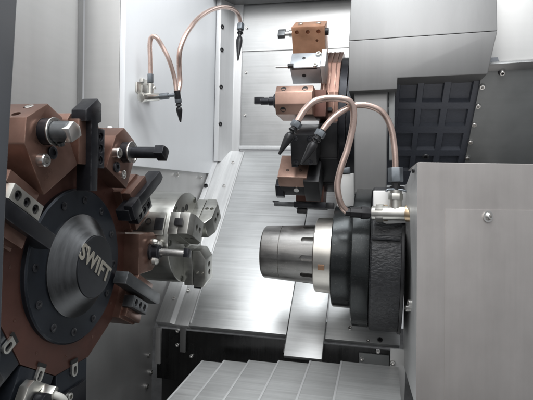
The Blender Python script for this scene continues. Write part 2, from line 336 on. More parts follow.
i0, i1, i2, i3 = [P(u, v, d) for u, v, d in ((444.5, 209, .7135), (443.5, 410, .710), (545, 410, .7595), (545, 210.5, .7645))]
nrm = (i3-i0).cross(i1-i0).normalized(); nrm = -nrm if nrm.y > 0 else nrm
MB().prism([q+nrm*.0022 for q in (i0, i1, i2, i3)], nrm*-.004).bevel(.0009).build('inspection_plate', 'cover', w)
MB().lathe(P(488, 216.5, .7305), nrm, [(-.004, .0085), (.0008, .0085), (.0012, .006), (.004, .0052), (.0055, .0036), (.0055, .0022), (.002, .002), (.002, 0)], 24).build('button_screw', 'steel', w)
for u, v, D in ((411.5, 303, .80), (409, 308, .82)): MB().screw(P(u, v, D-.002), (-1, -.3, 0), .0055, .006).build('side_screw', 'steel', w)
MB().screw(P(413.5, 171, .722), (-1, -.3, 0), .003, .002).build('side_screw', 'black', w)
w = thing('cover_side_plate', 'pale upright steel plate beside the black spindle flange', 'panel', (.03, 1.02, -.45))
MB().box((.041, 1.022, -.455), (.030, .006, .26)).bevel(.001).build('foot_plate', 'hoodlight', w)
MB().screw((.031, 1.018, -.352), -Y, .005, .005).build('bolt', 'steel', w)
MB().screw((.040, 1.018, -.385), -Y, .004, .003).build('bolt', 'steel', w)

# hood
w = thing('hood', 'big grey steel hood with a sloping top above the copper pipes', 'machine hood', (.06, 1.0, .17))
yh = .968
def H(u, v): return PL(u, v, 1, yh)
f = [H(348.5, 91.5), H(397, 89), H(397.5, 78), H(487.5, 74), H(497.5, 31), H(349, 41)]
sl = MB().prism(f, Y*.22).bevel(.002)
sl.build('front_box', 'hood', w)
a, b = H(349, 41), H(497.5, 31)
a = V((f[5].x, yh, f[5].z+.0005)); b = V((f[4].x, yh, f[4].z+.0005))
MB().hull([a, b, a+V((0, .22, 0)), b+V((0, .22, 0)), a+V((0, .055, .21)), b+V((0, .055, .21)), a+V((0, .22, .21)), b+V((0, .22, .21))]).bevel(.002).build('sloping_top', 'hood', w)
w = thing('hood_column', 'plain grey steel column hanging below the hood behind the pipes', 'column', (.0, 1.0, .0))
g = [PL(354, 88, 1, .99), PL(354, 196, 1, .99), PL(386.5, 196, 1, .99), PL(388, 88, 1, .99)]
MB().prism(g, Y*.05).bevel(.004, 3).build('column', 'hood', w)
MB().prism([PL(389, 89, 1, 1.0), PL(389, 160, 1, 1.0), PL(394, 160, 1, 1.0), PL(395, 89, 1, 1.0)], Y*.03).bevel(.001).build('dark_edge', 'darkpanel', w)

# plane leaning away downward (square to the bed): ribbed casting and dark sheet
p0 = P(440, 77, .962); D1 = V((0, .7071, -.7071)); NG = V((0, -.7071, -.7071))
def G(u, v, off=0.0):
    r = ray(u, v); q = p0+NG*off; return r*(q.dot(NG)/r.dot(NG))
w = thing('ribbed_casting', 'dark blue black casting with square recessed pockets below the hood', 'casting', G(430, 160))
gp = [G(390, 72), G(500, 66), G(486, 185), G(386, 185)]
mb = MB().prism(gp, -NG*.03); cut = MB()
s = 1/3.636
def GZ(x, y): return G(390+x*s, 60+y*s)
cols = [((33, 102, 3, -2)), ((119, 197, 0, 0)), ((217, 301, 0, 0))]
rows = [(70, 156), (176, 243), (265, 329), (347, 405)]
for r, (ya, yb) in enumerate(rows):
    for (xa, xb, _, _) in cols:
        k = (xa-33)/(270)
        def sh(x, y): return x-(y-110)*(.075+.125*((x-33)/270))
        q = [GZ(sh(xa, ya), ya), GZ(sh(xb, ya), ya), GZ(sh(xb, yb), yb), GZ(sh(xa, yb), yb)]
        m_ = sum(q, V())/4
        tp = [p+NG*.004 for p in q]; bt = [m_+(p-m_)*.86-NG*.009 for p in q]
        cut.hull(tp+bt)
mb.cut(cut).build('casting_body', 'grid', w)
for p in (GZ(130, 352),): MB().screw(p-NG*.008, NG, .008, .01).build('plug', 'toolgrey', w)
w = thing('dark_side_panel', 'flat dark grey panel with a slanted bolted edge right of the ribbed casting', 'panel', G(500, 160))
gp = [G(482.5, 70, .006), G(560, 66, .006), G(560, 190, .006), G(459.5, 190, .006)]
MB().prism(gp, -NG*.004).bevel(.0008).build('sheet', 'darkpanel', w)
for x, y in ((333, 93), (318, 163), (304, 231), (290, 294), (279, 352)):
    MB().screw(G(390+(x+1.5)*s, 60+y*s, .004), NG, .0052, .007).build('bolt', 'steel', w)
MB().prism([G(488, 64.5, .010), G(560, 60, .010), G(560, 68, .010), G(486, 72, .010)], -NG*.008).bevel(.001).build('top_flange', 'hood', w)
MB().screw(G(502, 71.5, .008), NG, .0048, .008).build('bolt', 'steel', w)
MB().screw(G(500.2, 72, .008), NG, .004, .006).build('bolt', 'black', w)
w = thing('upper_right_wall', 'pale grey wall sheet at the upper right beside the hood', 'wall', (.35, 1.12, .2))
MB().prism([PL(488, 64, 1, 1.05), PL(560, 60.5, 1, 1.05), PL(560, -60, 1, 1.05), PL(488, -60, 1, 1.05)], Y*.01).bevel(.001).build('sheet', 'hoodlight', w)
MB().prism([PL(500, 62.6, 1, 1.046), PL(560, 60, 1, 1.046), PL(560, 57, 1, 1.046), PL(500, 60.5, 1, 1.046)], Y*.003).build('fold', 'grey', w)
# pale post behind pipe
w = thing('pale_post', 'pale steel post behind the hanging copper pipe and above the collet', 'post', P(345, 210, 1.15))
MB().prism([PL(337, 175, 1, 1.10), PL(337, 216, 1, 1.10), PL(354, 216, 1, 1.10), PL(354, 173, 1, 1.10)], Y*.03).bevel(.002).build('post', 'hoodlight', w)
MB().prism([PL(342, 168, 1, 1.095), PL(342, 173, 1, 1.095), PL(350, 173, 1, 1.095), PL(350, 167, 1, 1.095)], Y*.03).bevel(.001).build('cap', 'fit', w)

# ================================================================== COLLET CHUCK AND SPINDLE
S0 = P(265, 251.5, 1.0)
w = thing('collet_chuck', 'worn grey collet nose with bright ring on black stepped flanges', 'chuck', S0)
mb = MB().lathe(S0, X, [(0, .034), (0, .0485), (.0025, .0512), (.005, .0518), (.0355, .0535), (.0362, .0529), (.037, .0536), (.104, .0575), (.104, .04)], 72)
mb2 = MB().lathe(S0+X*-.001, X, [(0, .034), (.05, .030), (.05, 0)], 48)  # bore
cut = MB().lathe(S0+X*-.01, X, [(0, .031), (.06, .029)], 48)
for a in (-90-36, -90, -90+36, -90-72, -90+72, 90):
    d = V((0, math.cos(rad(a)), math.sin(rad(a)))); d = V((0, -math.cos(rad(a+90)), math.sin(rad(a+90)))); tg = X.cross(d)
    mmx = Matrix((X, tg, d)).transposed()
    cut.box(S0+X*.096+d*.055, (.024, .0105, .012), mmx); cut.cyl(S0+X*.084+d*.049, S0+X*.084+d*.061, .00525, n=20)
mb2.bm.free(); mb.cut(cut).build('collet_nose', 'collet', w, ang=25)
MB().lathe(S0, X, [(.104, .05), (.104, .0690), (.1058, .0715), (.137, .0735), (.139, .0735), (.139, .05)], 80).build('clamp_ring', 'ring', w)
MB().box(S0+X*.121+V((0, -.0712, -.013)), (.012, .0035, .010), Matrix.Rotation(rad(10), 3, 'X')).bevel(.0005).build('ring_reflection', 'orange', w)  # orange reflection on the ring, put in as a coloured chip
MB().lathe(S0, X, [(.139, .06), (.139, .0955), (.141, .0970), (.174, .0975), (.176, .0965), (.176, .06)], 88).build('front_flange', 'blackring', w)
MB().lathe(S0, X, [(.176, .07), (.176, .1275), (.178, .1295), (.205, .1300), (.207, .1290), (.208, .07)], 96).build('rear_flange', 'blackring', w)
w = thing('spindle_housing', 'wrinkled black cast housing between black flange and pale side plate', 'spindle housing', S0+X*.24)
MB().lathe(S0, X, [(.208, .07), (.208, .132), (.211, .1345), (.252, .1345), (.258, .134), (.2585, .07)], 96).build('housing', 'cast', w)
MB().lathe(S0, X, [(.2585, .07), (.2585, .1365), (.2625, .1375), (.2640, .1365), (.2640, .07)], 96).build('rubber_seal', 'black', w)
MB().box(S0+X*.2335+V((0, -.118, .052)), (.046, .03, .007)).bevel(.002).build('ledge', 'cast', w)
MB().lathe(P(399, 327, .935)+V((0, 0, 0)), V((.1, 0, -1)), [(0, .004), (.008, .0035), (.014, .001)], 12).build('seal_tip', 'black', w)

# ================================================================== TOOL TURRETS
class Station:
    def __init__(s, Cc, phi, side):                        # side +1: faces +X, angle runs away from camera; -1: faces -X, toward camera
        s.C = Cc; s.A = X*side; c, n_ = math.cos(phi), math.sin(phi)
        s.Rd = V((0, side*n_, c)); s.T = V((0, side*c, -n_))
        s.M3 = Matrix((s.A, s.T, s.Rd)).transposed()
    def p(s, a, t, r): return s.C+s.A*a+s.T*t+s.Rd*r
    def box(s, mb, a0, a1, t0, t1, r0, r1): return mb.box(s.p((a0+a1)/2, (t0+t1)/2, (r0+r1)/2), (a1-a0, t1-t0, r1-r0), s.M3)
    def prism(s, mb, poly, a0, a1): return mb.prism([s.p(a0, t, r) for t, r in poly], s.A*(a1-a0))
def bore_holder(st, root, mat='brown', a1=.045, a0=-.055, bar=('tool', .012, .05), bush=True, name='boring_holder', label=None, r1=.235, screws=True, half=.043, rb=.197):
    h = half; mb = MB()
    st.prism(mb, [(-h, .148), (h, .148), (h, r1-.026), (h*.55, r1), (-h*.55, r1), (-h, r1-.026)], a0, a1); mb.bevel(.0016)
    cut = MB(); cut.cyl(st.p(a1-.02, 0, rb), st.p(a1+.01, 0, rb), .0172, n=32)
    for t in (-.022, .022):
        for a in (a0+.022, a1-.022):
            cut.cyl(st.p(a, t*.55, r1-.010), st.p(a, t*.55, r1+.01), .0058, n=20)
    hb = mb.cut(cut).build(name, mat, root, label=label)
    if bush:
        MB().lathe(st.p(a1-.018, 0, rb), st.A, [(0, .0168), (.030, .0168), (.032, .0150), (.032, .0125), (.026, .0120), (.026, 0)], 36).build('bush', 'tool', hb)
        MB().lathe(st.p(a1+.0142, 0, rb), st.A, [(-.002, .0172), (0, .0182), (.0012, .0178), (.0012, .0152), (0, .0150)], 36).build('bush_ring', 'steel', hb)
    m_, r_, L = bar
    b = MB().lathe(st.p(a1-.01, 0, rb), st.A, [(0, r_), (L+.010, r_), (L+.013, r_*.92), (L+.013, 0)], 28)
    return hb, b, a1+L
def turning_holder(st, root, bar='tool', head=False, r_in=.112, r_out=.25, wedge='tool', name='turning_holder', label=None, ct=-.010):
    mb = MB(); st.prism(mb, [(-.040, .148), (.044, .148), (.044, .205), (.034, .222), (-.032, .222), (-.040, .212)], -.055, .014); mb.bevel(.0016)
    hb = mb.build(name, 'brown', root, label=label)
    mb = MB(); st.box(mb, .014, .030, -.036, -.018, .150, .214); mb.bevel(.0014).build('side_block', 'brown', hb)
    mb = MB(); st.prism(mb, [(.0035, .146), (.024, .146), (.024, .205), (.0035, .205)], .014, .034); mb.bevel(.001)
    cut = MB()
    for r in (.158, .1755, .193): cut.cyl(st.p(.028, .0138, r), st.p(.05, .0138, r), .0062, n=22)
    wb = mb.cut(cut).build('wedge_clamp', wedge, hb)
    for r in (.158, .1755, .193):
        MB().lathe(st.p(.028, .0138, r), st.A, [(0, .0056), (.0035, .0056), (.0042, .0048), (.0042, .0028), (.001, .0026), (.001, 0)], 18).build('clamp_screw', 'black', hb)
    mb = MB(); st.prism(mb, [(.0245, .150), (.040, .150), (.040, .208), (.0245, .208)], .014, .024); mb.bevel(.001).build('front_block', 'brown', hb)
    mb = MB()
    if head: pts = [(ct-.0085, r_in), (ct+.0085, r_in), (ct+.0085, r_out-.036), (ct+.017, r_out-.033), (ct+.017, r_out-.006), (ct+.006, r_out), (ct-.022, r_out-.020), (ct-.022, r_out-.036), (ct-.0085, r_out-.034)]
    else: pts = [(ct-.0105, r_in), (ct+.0105, r_in), (ct+.0105, r_out-.012), (ct+.006, r_out), (ct-.0105, r_out-.006)]
    st.prism(mb, pts, .0145, .0385); mb.bevel(.0010); tb = mb.build('turning_tool', bar, hb)
    return hb, tb
def clip(st, root, hb):
    pts = [(.0068, .1485), (-.0068, .1485)] + [(-.0068*math.cos(rad(k*18)), .162+.0068*math.sin(rad(k*18))) for k in range(11)]
    mb = MB(); st.prism(mb, pts, .0005, .004); cut = MB()
    cpts = [(.0036*math.cos(rad(q)), .1595+(.0030 if 0 < q < 180 else -.0030)+.0036*math.sin(rad(q))) for q in range(10, 360, 20)]
    st.prism(cut, cpts, -.003, .01)
    mb.cut(cut).build('clip', 'nickel', hb)
    mb = MB(); st.box(mb, .0004, .0030, -.0085, .0085, .1430, .1484); mb.build('clip_slot', 'hole', hb)
def disc(Cc, side, root, n=12, R=.1530, a0=-.075, mat='reddisc'):
    # twelve-sided body with vertices between the stations
    Rv = R/math.cos(math.pi/12)
    pts = []
    for k in range(12):
        ph = rad(15+30*k); pts.append(Cc+X*side*a0+V((0, side*math.sin(ph), math.cos(ph)))*Rv)
    return MB().prism(pts, X*side*-a0).bevel(.0016).build('turret_disc', mat, root)

# ---- near turret at the left
T1 = P(74, 265, .75); R1 = R_ = .75
t1 = thing('near_tool_turret', 'large round tool turret with lettered hub at the left', 'tool turret', T1)
disc(T1, 1, t1)
MB().lathe(T1, X, [(0, .05), (0, .1150), (.0065, .1150), (.0085, .1125), (.0085, .05)], 72).build('face_plate', 'blue', t1)
for k in range(12):
    ph = rad(7+30*k); d = V((0, math.sin(ph), math.cos(ph)))
    MB().screw(T1+X*.0085+d*.098, X, .0058, .0016).build('plate_bolt', 'tool', t1)
hub = MB().lathe(T1, X, [(.0085, .0765), (.0105, .0765), (.0120, .0745), (.0335, .0485), (.0350, .0470), (.0350, .0)], 96).build('hub_cone', 'hub', t1)
MB().lathe(T1, X, [(.0345, .0460), (.0365, .0460), (.0370, .0453), (.0370, 0)], 72).build('hub_cap', 'cap', hub)
# lettering
cu = bpy.data.curves.new('hub_lettering', 'FONT'); cu.body = 'SWIFT'; cu.size = .0275; cu.extrude = .0004; cu.offset = .0009; cu.align_x = 'CENTER'; cu.align_y = 'CENTER'; cu.space_character = 1.14
to = bpy.data.objects.new('work', cu); C.objects.link(to); dg = bpy.context.evaluated_depsgraph_get(); dg.update()
me = bpy.data.meshes.new_from_object(to.evaluated_get(dg)); bpy.data.objects.remove(to)
e1 = V((0, math.cos(rad(34)), -math.sin(rad(34)))); e2 = V((0, math.sin(rad(34)), math.cos(rad(34))))
rm = Matrix((e1*1.06, e2*1.18, X)).transposed().to_4x4(); me.transform(rm); me.transform(Matrix.Translation(X*.0376-e1*.004+e2*.002)); me.name = 'hub_lettering'
me.materials.clear(); me.materials.append(M['letter'])
lo = bpy.data.objects.new('hub_lettering', me); C.objects.link(lo); lo.parent = hub
for k in range(12):                                        # small marks on the red rim
    st = Station(T1, rad(30*k), 1)
    MB().screw(st.p(0, .018, .133), X, .0022, .0006).build('rim_screw', 'reddisc', t1)

def S1(deg): return Station(T1, rad(deg), 1)
# 330: boring holder with thick grey bar
st = S1(330); hb, b, ae = bore_holder(st, t1, a1=.030, bar=('toolgrey', .0135, .034), half=.041, r1=.246, rb=.217, label='boring holder with a thick grey bar at the top left')
b.build('boring_bar', 'toolgrey', hb)
mb = MB(); st.prism(mb, [(-.0125, .208), (.010, .207), (.0125, .219), (.004, .2295), (-.0110, .226)], ae-.001, ae+.009); mb.bevel(.001).build('bar_tip', 'steel', hb)
MB().screw(st.p(.030, -.026, .190), X, .0085, .010).build('screw', 'steel', hb); MB().screw(st.p(.030, -.001, .188), X, .0085, .003).build('screw', 'tool', hb)
MB().screw(st.p(.010, .012, .245), st.Rd, .0055, .002).build('screw', 'steel', hb)
MB().screw(st.p(.050, -.004, .2035), -st.Rd, .0045, .004).build('screw', 'toolgrey', hb)
# 0: turning tool with angled head
turning_holder(S1(0), t1, head=True, r_out=.247, label='turning holder with a black angle-headed tool')
# 30: drill holder
st = S1(27.5); hb, b, ae = bore_holder(st, t1, a1=.030, half=.036, bar=('tool', .0095, .062), label='boring holder with a black drill bar', r1=.232)
b.build('drill_bar', 'tool', hb)
mb = MB(); st.prism(mb, [(-.0125, .189), (.0095, .187), (.011, .206), (.002, .2075), (-.0125, .204)], ae-.004, ae+.012); mb.bevel(.0012).build('drill_tip', 'tool', hb)
MB().screw(st.p(.030, -.026, .180), X, .0085, .010).build('screw', 'steel', hb); MB().screw(st.p(.030, -.012, .162), X, .0085, .004).build('screw', 'tool', hb); MB().screw(st.p(.030, .012, .162), X, .007, .004).build('screw', 'steel', hb)
MB().screw(st.p(.0, -.012, .232), st.Rd, .007, .005).build('screw', 'steel', hb)
# 60: thick black tool
hb, tb = turning_holder(S1(60), t1, r_out=.262, r_in=.118, label='turning holder with a straight black tool', ct=-.012)
st = S1(60); mb = MB(); st.box(mb, .030, .046, -.030, -.002, .120, .150); mb.bevel(.002).build('tool_stop', 'tool', hb)
# 90: cutter with bright shank
st = S1(91); hb, b, ae = bore_holder(st, t1, bar=('steel', .0068, .070), bush=False, a1=.030, half=.036, label='holder with a bright slim cutter and ball nozzles', r1=.228)
b.build('cutter_shank', 'steel', hb)
MB().lathe(st.p(.028, 0, .197), X, [(0, .0168), (.006, .0168), (.008, .015), (.018, .0135), (.021, .010), (.021, 0)], 32).build('cutter_bush', 'tool', hb)
for t, r, q in ((-.012, .205, .0085), (.016, .190, .0085), (-.020, .184, .006)):
    MB().lathe(st.p(.034, t, r), X, [(0, q*.7), (.004, q), (.010, q*.9), (.014, q*.4), (.0145, 0)], 24).build('ball_nozzle', 'nickel', hb)
mb = MB(); st.prism(mb, [(-.011, .192), (.006, .189), (.008, .203), (-.006, .206)], ae-.004, ae+.006); mb.bevel(.001).build('cutter_tip', 'tool', hb)
# 120
turning_holder(S1(117.5), t1, bar='toolgrey', r_out=.242, r_in=.096, wedge='toolgrey', label='turning holder with a worn grey tool', ct=-.013)
# 300 : pale wedge
turning_holder(S1(300), t1, bar='tool', r_out=.262, wedge='nickel', label='turning holder with a pale three-hole clamp plate')
# blank dark carriers
for dg_ in (180, 210, 240, 270):
    st = S1(dg_); mb = MB()
    st.prism(mb, [(-.0385, .1535), (.0385, .1535), (.036, .235), (.02, .262), (-.02, .262), (-.036, .235)], -.06, -.001); mb.bevel(.0015)
    hb = mb.build('blank_holder', 'blue', t1)
    if dg_ < 270: clip(st, t1, hb)
    mb = MB(); st.box(mb, -.001, .004, -.03, .026, .185, .24); mb.bevel(.001).build('cover_plate', 'tool', hb)
    if dg_ == 210:
        mb = MB(); st.prism(mb, [(-.006, .168), (.028, .168), (.036, .178), (.036, .235), (.020, .235), (.020, .184), (-.006, .182)], .004, .018); mb.bevel(.0015).build('pipe_bracket', 'nickel', hb)
        q0 = st.p(.022, .000, .182)
        MB().hexnut(st.p(.016, 0, .180), st.p(.032, -.004, .180), .012).bevel(.001).build('pipe_nut', 'nickel', hb)
        MB().tube([st.p(.030, -.003, .180), st.p(.038, -.010, .182), st.p(.040, -.020, .188), st.p(.040, -.028, .203), st.p(.038, -.030, .23)], .0052).build('elbow_pipe', 'pvc', hb)
        MB().cyl(st.p(.02, .012, .19), st.p(.034, .012, .19), .010, n=24).bevel(.001).build('plug', 'tool', hb)
    if dg_ == 180:
        MB().screw(st.p(.004, .018, .192), X, .006, .006).build('screw', 'nickel', hb)
# shaft toward its carriage
MB().cyl(T1-X*.0755, T1-X*.128, .10, n=48).build('carriage_hub', 'tool', t1)

# ---- far turret
T2 = P(327, 120, 1.225)
t2 = thing('far_tool_turret', 'tool turret with coppery blocks seen edge on before the back wall', 'tool turret', T2)
disc(T2, -1, t2, a0=-.040, mat='brown')
for a in (-.008, -.019, -.031):
    MB().lathe(T2+X*-a, X, [(-.0012, .150), (-.0012, .1595), (.0012, .1595), (.0012, .150)], 72).build('disc_band', 'brown', t2)
MB().lathe(T2, X, [(.040, .05), (.040, .146), (.055, .146), (.057, .139), (.135, .139), (.135, .05)], 64).build('turret_drum', 'tool', t2)
MB().lathe(T2, -X, [(0, .03), (0, .11), (.006, .11), (.007, .03)], 48).build('face_plate', 'blue', t2)
def S2(deg): return Station(T2, rad(deg), -1)
def drillhole(mb_root, pts, ax, r, depth=.006):
    for p in pts: MB().lathe(p, ax, [(0, r), (.0006, r*.98), (.0006, r*.8), (-.004, r*.8), (-.004, 0)], 16).build('bolt_hole', 'hole', mb_root)
# flat copper block on top
st = S2(28); mb = MB(); st.box(mb, -.004, .070, -.026, .030, .152, .228); mb.bevel(.002)
cut = MB()
for a in (.010, .034, .058): cut.cyl(st.p(a, .02, .216), st.p(a, .04, .216), .0046, n=18)
cut.cyl(st.p(.014, .02, .197), st.p(.014, .04, .197), .003, n=14)
hb = mb.cut(cut).build('copper_block', 'coppery', t2, label='top copper coloured block with a row of three holes')
MB().cyl(st.p(.069, .010, .210), st.p(.078, .010, .210), .0085).bevel(.001).build('collar', 'steel', hb)
MB().cyl(st.p(.078, .010, .210), st.p(.092, .010, .210), .0055).build('shank', 'steel', hb)
mb = MB(); st.prism(mb, [(.000, .206), (.020, .202), (.022, .210), (.012, .218), (.000, .219)], .088, .104); mb.bevel(.001).build('insert_head', 'toolgrey', hb)
MB().cyl(st.p(-.003, .016, .213), st.p(-.011, .016, .213), .008).build('end_plug', 'black', hb)
for a in (.012, .052): MB().screw(st.p(a, .008, .228), st.Rd, .0055, .004).build('screw', 'nickel', hb)
MB().screw(st.p(.000, .030, .158), st.T, .005, .004).build('screw', 'nickel', hb)
# grey block
st = S2(58); mb = MB(); st.box(mb, -.002, .062, -.020, .022, .150, .2005); mb.bevel(.0018)
hb = mb.build('grey_block', 'greyblue', t2, label='grey blue tool block under the copper block')
mb = MB(); st.box(mb, -.014, -.003, -.024, .026, .150, .206); mb.bevel(.002).build('side_plate', 'hoodlight', hb)
mb = MB(); st.box(mb, .004, .058, .0205, .0225, .1945, .1975); mb.build('groove', 'black', hb)
MB().cyl(st.p(.058, .020, .2005), st.p(.092, .020, .2005), .0022, n=14).build('pin_tool', 'steel', hb)
MB().cyl(st.p(.054, .018, .2008), st.p(.066, .018, .2008), .0052, n=18).build('pin_collar', 'black', hb)
for a, t in ((.008, .018), (.004, -.014)): MB().screw(st.p(a, t, .2005), st.Rd, .0055, .004).build('screw', 'nickel', hb)
MB().screw(st.p(.034, -.004, .2005), st.Rd, .0035, .0006).build('screw', 'black', hb); MB().screw(st.p(.034, .022, .176), st.T, .0045, .0006).build('screw', 'black', hb)
# boring holder toward the camera
st = S2(87); mb = MB(); st.prism(mb, [(-.029, .150), (.029, .150), (.029, .224), (.011, .238), (-.014, .238), (-.029, .227)], .004, .080); mb.bevel(.0018)
hb = mb.build('boring_holder', 'dullcopper', t2, label='coppery boring holder with a dark bar pointing left')
for a in (.020, .064):
    n1 = (st.T*.62+st.Rd*.785).normalized(); n2 = (-st.T*.58+st.Rd*.815).normalized()
    drillhole(hb, [st.p(a, .020, .2310)], n1, .0058); drillhole(hb, [st.p(a, -.0215, .2325)], n2, .0058)
MB().lathe(st.p(.078, -.004, .200), st.A, [(0, .015), (.010, .015), (.012, .0125), (.012, 0)], 30).build('bush', 'tool', hb)
MB().lathe(st.p(.088, -.004, .200), st.A, [(0, .0092), (.012, .0092), (.0135, .0075), (.030, .0075), (.030, 0)], 24).build('boring_bar', 'tool', hb)
mb = MB(); st.prism(mb, [(-.013, .194), (.002, .197), (.002, .205), (-.012, .207)], .112, .132); mb.bevel(.0008).build('bar_tip', 'tool', hb)
MB().screw(st.p(.080, .016, .190), st.A, .006, .005).build('screw', 'steel', hb)
mb = MB(); st.box(mb, -.028, .000, .004, .011, .153, .170); mb.build('key', 'black', hb)
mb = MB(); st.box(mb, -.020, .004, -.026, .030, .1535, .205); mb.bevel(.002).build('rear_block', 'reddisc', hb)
# black block
st = S2(113); mb = MB(); st.box(mb, -.004, .050, -.034, .032, .150, .228); mb.bevel(.002)
hb = mb.build('black_block', 'black', t2, label='black tool block behind the pipe nozzles')
for a, t in ((.040, .026), (.010, .026), (.040, -.026), (.010, -.026)): MB().screw(st.p(a, t, .228), st.Rd, .0055, .0015).build('screw', 'tool', hb)
mb = MB(); st.box(mb, .036, .050, .032, .038, .18, .226); mb.bevel(.001).build('edge_plate', 'tool', hb)
# copper topped block
st = S2(138); mb = MB(); st.box(mb, .020, .084, -.036, -.004, .160, .226); mb.bevel(.002)
hb = mb.build('copper_block', 'dullcopper', t2, label='copper topped block above a black insert tool')
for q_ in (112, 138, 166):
    s2 = S2(q_); mb = MB(); s2.box(mb, -.041, -.003, -.039, .039, .1535, .172); mb.bevel(.002).build('rim_shade', 'black', t2)  # added black boxes, stand in for shade on the lower disc rim
drillhole(hb, [st.p(.064, -.036, .206), st.p(.036, -.036, .206)], -st.T, .0032)
mb = MB(); st.box(mb, .020, .082, -.004, .024, .160, .226); mb.bevel(.002).build('tool_body', 'black', hb)
mb = MB(); st.prism(mb, [(-.002, .200), (.026, .200), (.034, .226), (.020, .232), (-.002, .222)], .076, .094); mb.bevel(.0015).build('insert_tool', 'tool', hb)
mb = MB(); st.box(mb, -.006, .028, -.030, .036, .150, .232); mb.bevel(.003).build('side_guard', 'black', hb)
MB().cyl(st.p(.046, .004, .224), st.p(.046, .004, .2285), .006).build('round_insert', 'steel', hb)
# red block with a long dark bar
st = S2(172); mb = MB(); st.box(mb, -.004, .062, -.034, .030, .150, .206); mb.bevel(.002)
hb = mb.build('red_block', 'reddisc', t2, label='dark red lowest block with a long dark bar')
for a in (.008, .056): MB().screw(st.p(a, -.034, .182), -st.T, .0055, .0015).build('screw', 'black', hb)
mb = MB(); st.box(mb, -.010, .066, -.036, .014, .2065, .2205); mb.bevel(.001).build('bar_clamp', 'tool', hb)
mb = MB(); st.box(mb, .064, .114, -.034, -.018, .2080, .2185); mb.bevel(.001).build('bar_tool', 'toolgrey', hb)
mb = MB(); st.box(mb, .104, .118, -.034, -.016, .2060, .2100); mb.bevel(.0008).build('bar_insert', 'tool', hb)
mb = MB(); st.box(mb, -.028, -.010, -.034, -.010, .206, .220); mb.bevel(.001).build('bar_end', 'black', hb)
mb = MB(); st.box(mb, .038, .060, -.020, .004, .2210, .233); mb.bevel(.001).build('lower_insert', 'black', hb)

# ================================================================== THREE JAW CHUCK (left)
K = P(187, 237, 1.04); RK = .0935
w = thing('three_jaw_chuck', 'pale steel three jaw chuck behind the near turret', 'chuck', K)
cut = MB(); cut.cyl(K-X*.03, K+X*.01, .022, n=40)
MB().lathe(K, X, [(-.20, .05), (-.20, RK), (-.004, RK), (-.0012, RK-.001), (0, RK-.004), (0, .03)], 96).cut(cut).build('chuck_body', 'cream', w)
MB().lathe(K, X, [(-.028, .020), (-.028, .0215), (-.005, .0215), (-.005, .015)], 40).build('bore_sleeve', 'chuckdark', w)
for ang, full in ((68, 1), (-52, 1), (188, 1)):
    # angle measured from up toward the camera
    a = rad(ang); Rd = V((0, -math.sin(a), math.cos(a))); T = X.cross(Rd); M3 = Matrix((X, T, Rd)).transposed()
    def q(x, t, r): return K+X*x+T*t+Rd*r
    mb = MB(); mb.box(q(.009, 0, .060), (.020, .044, .074), M3); mb.bevel(.0015)
    cut = MB()
    for r in (.048, .072): cut.cyl(q(.012, 0, r), q(.03, 0, r), .0058, n=20)
    for t in (-.03, .03): cut.box(q(.006, t, .102), (.009, .03, .022), M3)
    j = mb.build('jaw', 'cream', w)
    mb = MB(); prof = [(.0195, .022), (.0195, .100), (.040, .100), (.047, .088), (.047, .040), (.036, .022)]
    mb.prism([q(x, -.021, r) for x, r in prof], T*.042); mb.bevel(.0016)
    cut = MB()
    for r in (.055, .072): cut.cyl(q(.034, 0, r), q(.060, 0, r), .0062, n=22)
    for x in (.028, .039): cut.cyl(q(x, -.03, .068), q(x, -.013, .068), .0042, n=20); cut.cyl(q(x, .03, .068), q(x, .013, .068), .0042, n=20)
    mb.cut(cut).build('top_jaw', 'cream', j)
    MB().box(q(.022, 0, .1055), (.016, .014, .005), M3).bevel(.001).build('jaw_nut', 'black', j)
    for t in (-.026, .026):
        a2 = t/.09
        MB().screw(q(0, t*1.35, .078), X, .006, .0015).build('face_screw', 'chuckdark', w)
a = rad(14)
for da in (-.16, .16):
    Rd = V((0, -math.sin(a+da), math.cos(a+da))); MB().lathe(K+X*.0003+Rd*.062, X, [(0, .0072), (.0005, .0072), (.0005, .0055), (-.003, .0055), (-.003, 0)], 20).build('face_hole', 'hole', w)
Rd = V((0, -math.sin(rad(70)), math.cos(rad(70)))); T = X.cross(Rd)
M3 = Matrix((X, T, Rd)).transposed()
MB().box(K-X*.030+Rd*(RK+.001), (.042, .046, .008), M3).bevel(.001).build('lock_plate', 'cream', w)
MB().lathe(K-X*.042+Rd*(RK+.005)-T*.004, Rd, [(0, .0065), (.0012, .0065), (.0012, .005), (-.002, .005), (-.002, 0)], 18).build('lock_hole', 'hole', w)
MB().box(K-X*.020+Rd*(RK+.005), (.018, .024, .003), M3).bevel(.0008).build('lock_slot', 'black', w)

# ================================================================== COOLANT PIPES
def nozzle(mb_parent, p0, p1, r=.0075, lead=.0):
    """swivel nut at p0, tapered black tip ending at p1"""
    p0, p1 = V(p0), V(p1); d = (p1-p0); L = d.length; d.normalize()
    nz = MB().lathe(p0, d, [(0, r*.62), (L*.30, r*.62), (L*.30, r*.42), (L*.36, r*.42), (L*.40, r*.72), (L*.47, r*.86), (L*.55, r*.82), (L, r*.22), (L, 0)], 22).build('nozzle', 'black', mb_parent)
    MB().hexnut(p0+d*L*.03, p0+d*L*.19, r*1.0).bevel(.0006).build('nozzle_nut', 'fit', nz)
    MB().lathe(p0+d*L*.25, d, [(0, r*.7), (.002, r*.85), (.004, r*.7)], 20).build('nozzle_collar', 'black', nz)
    return nz
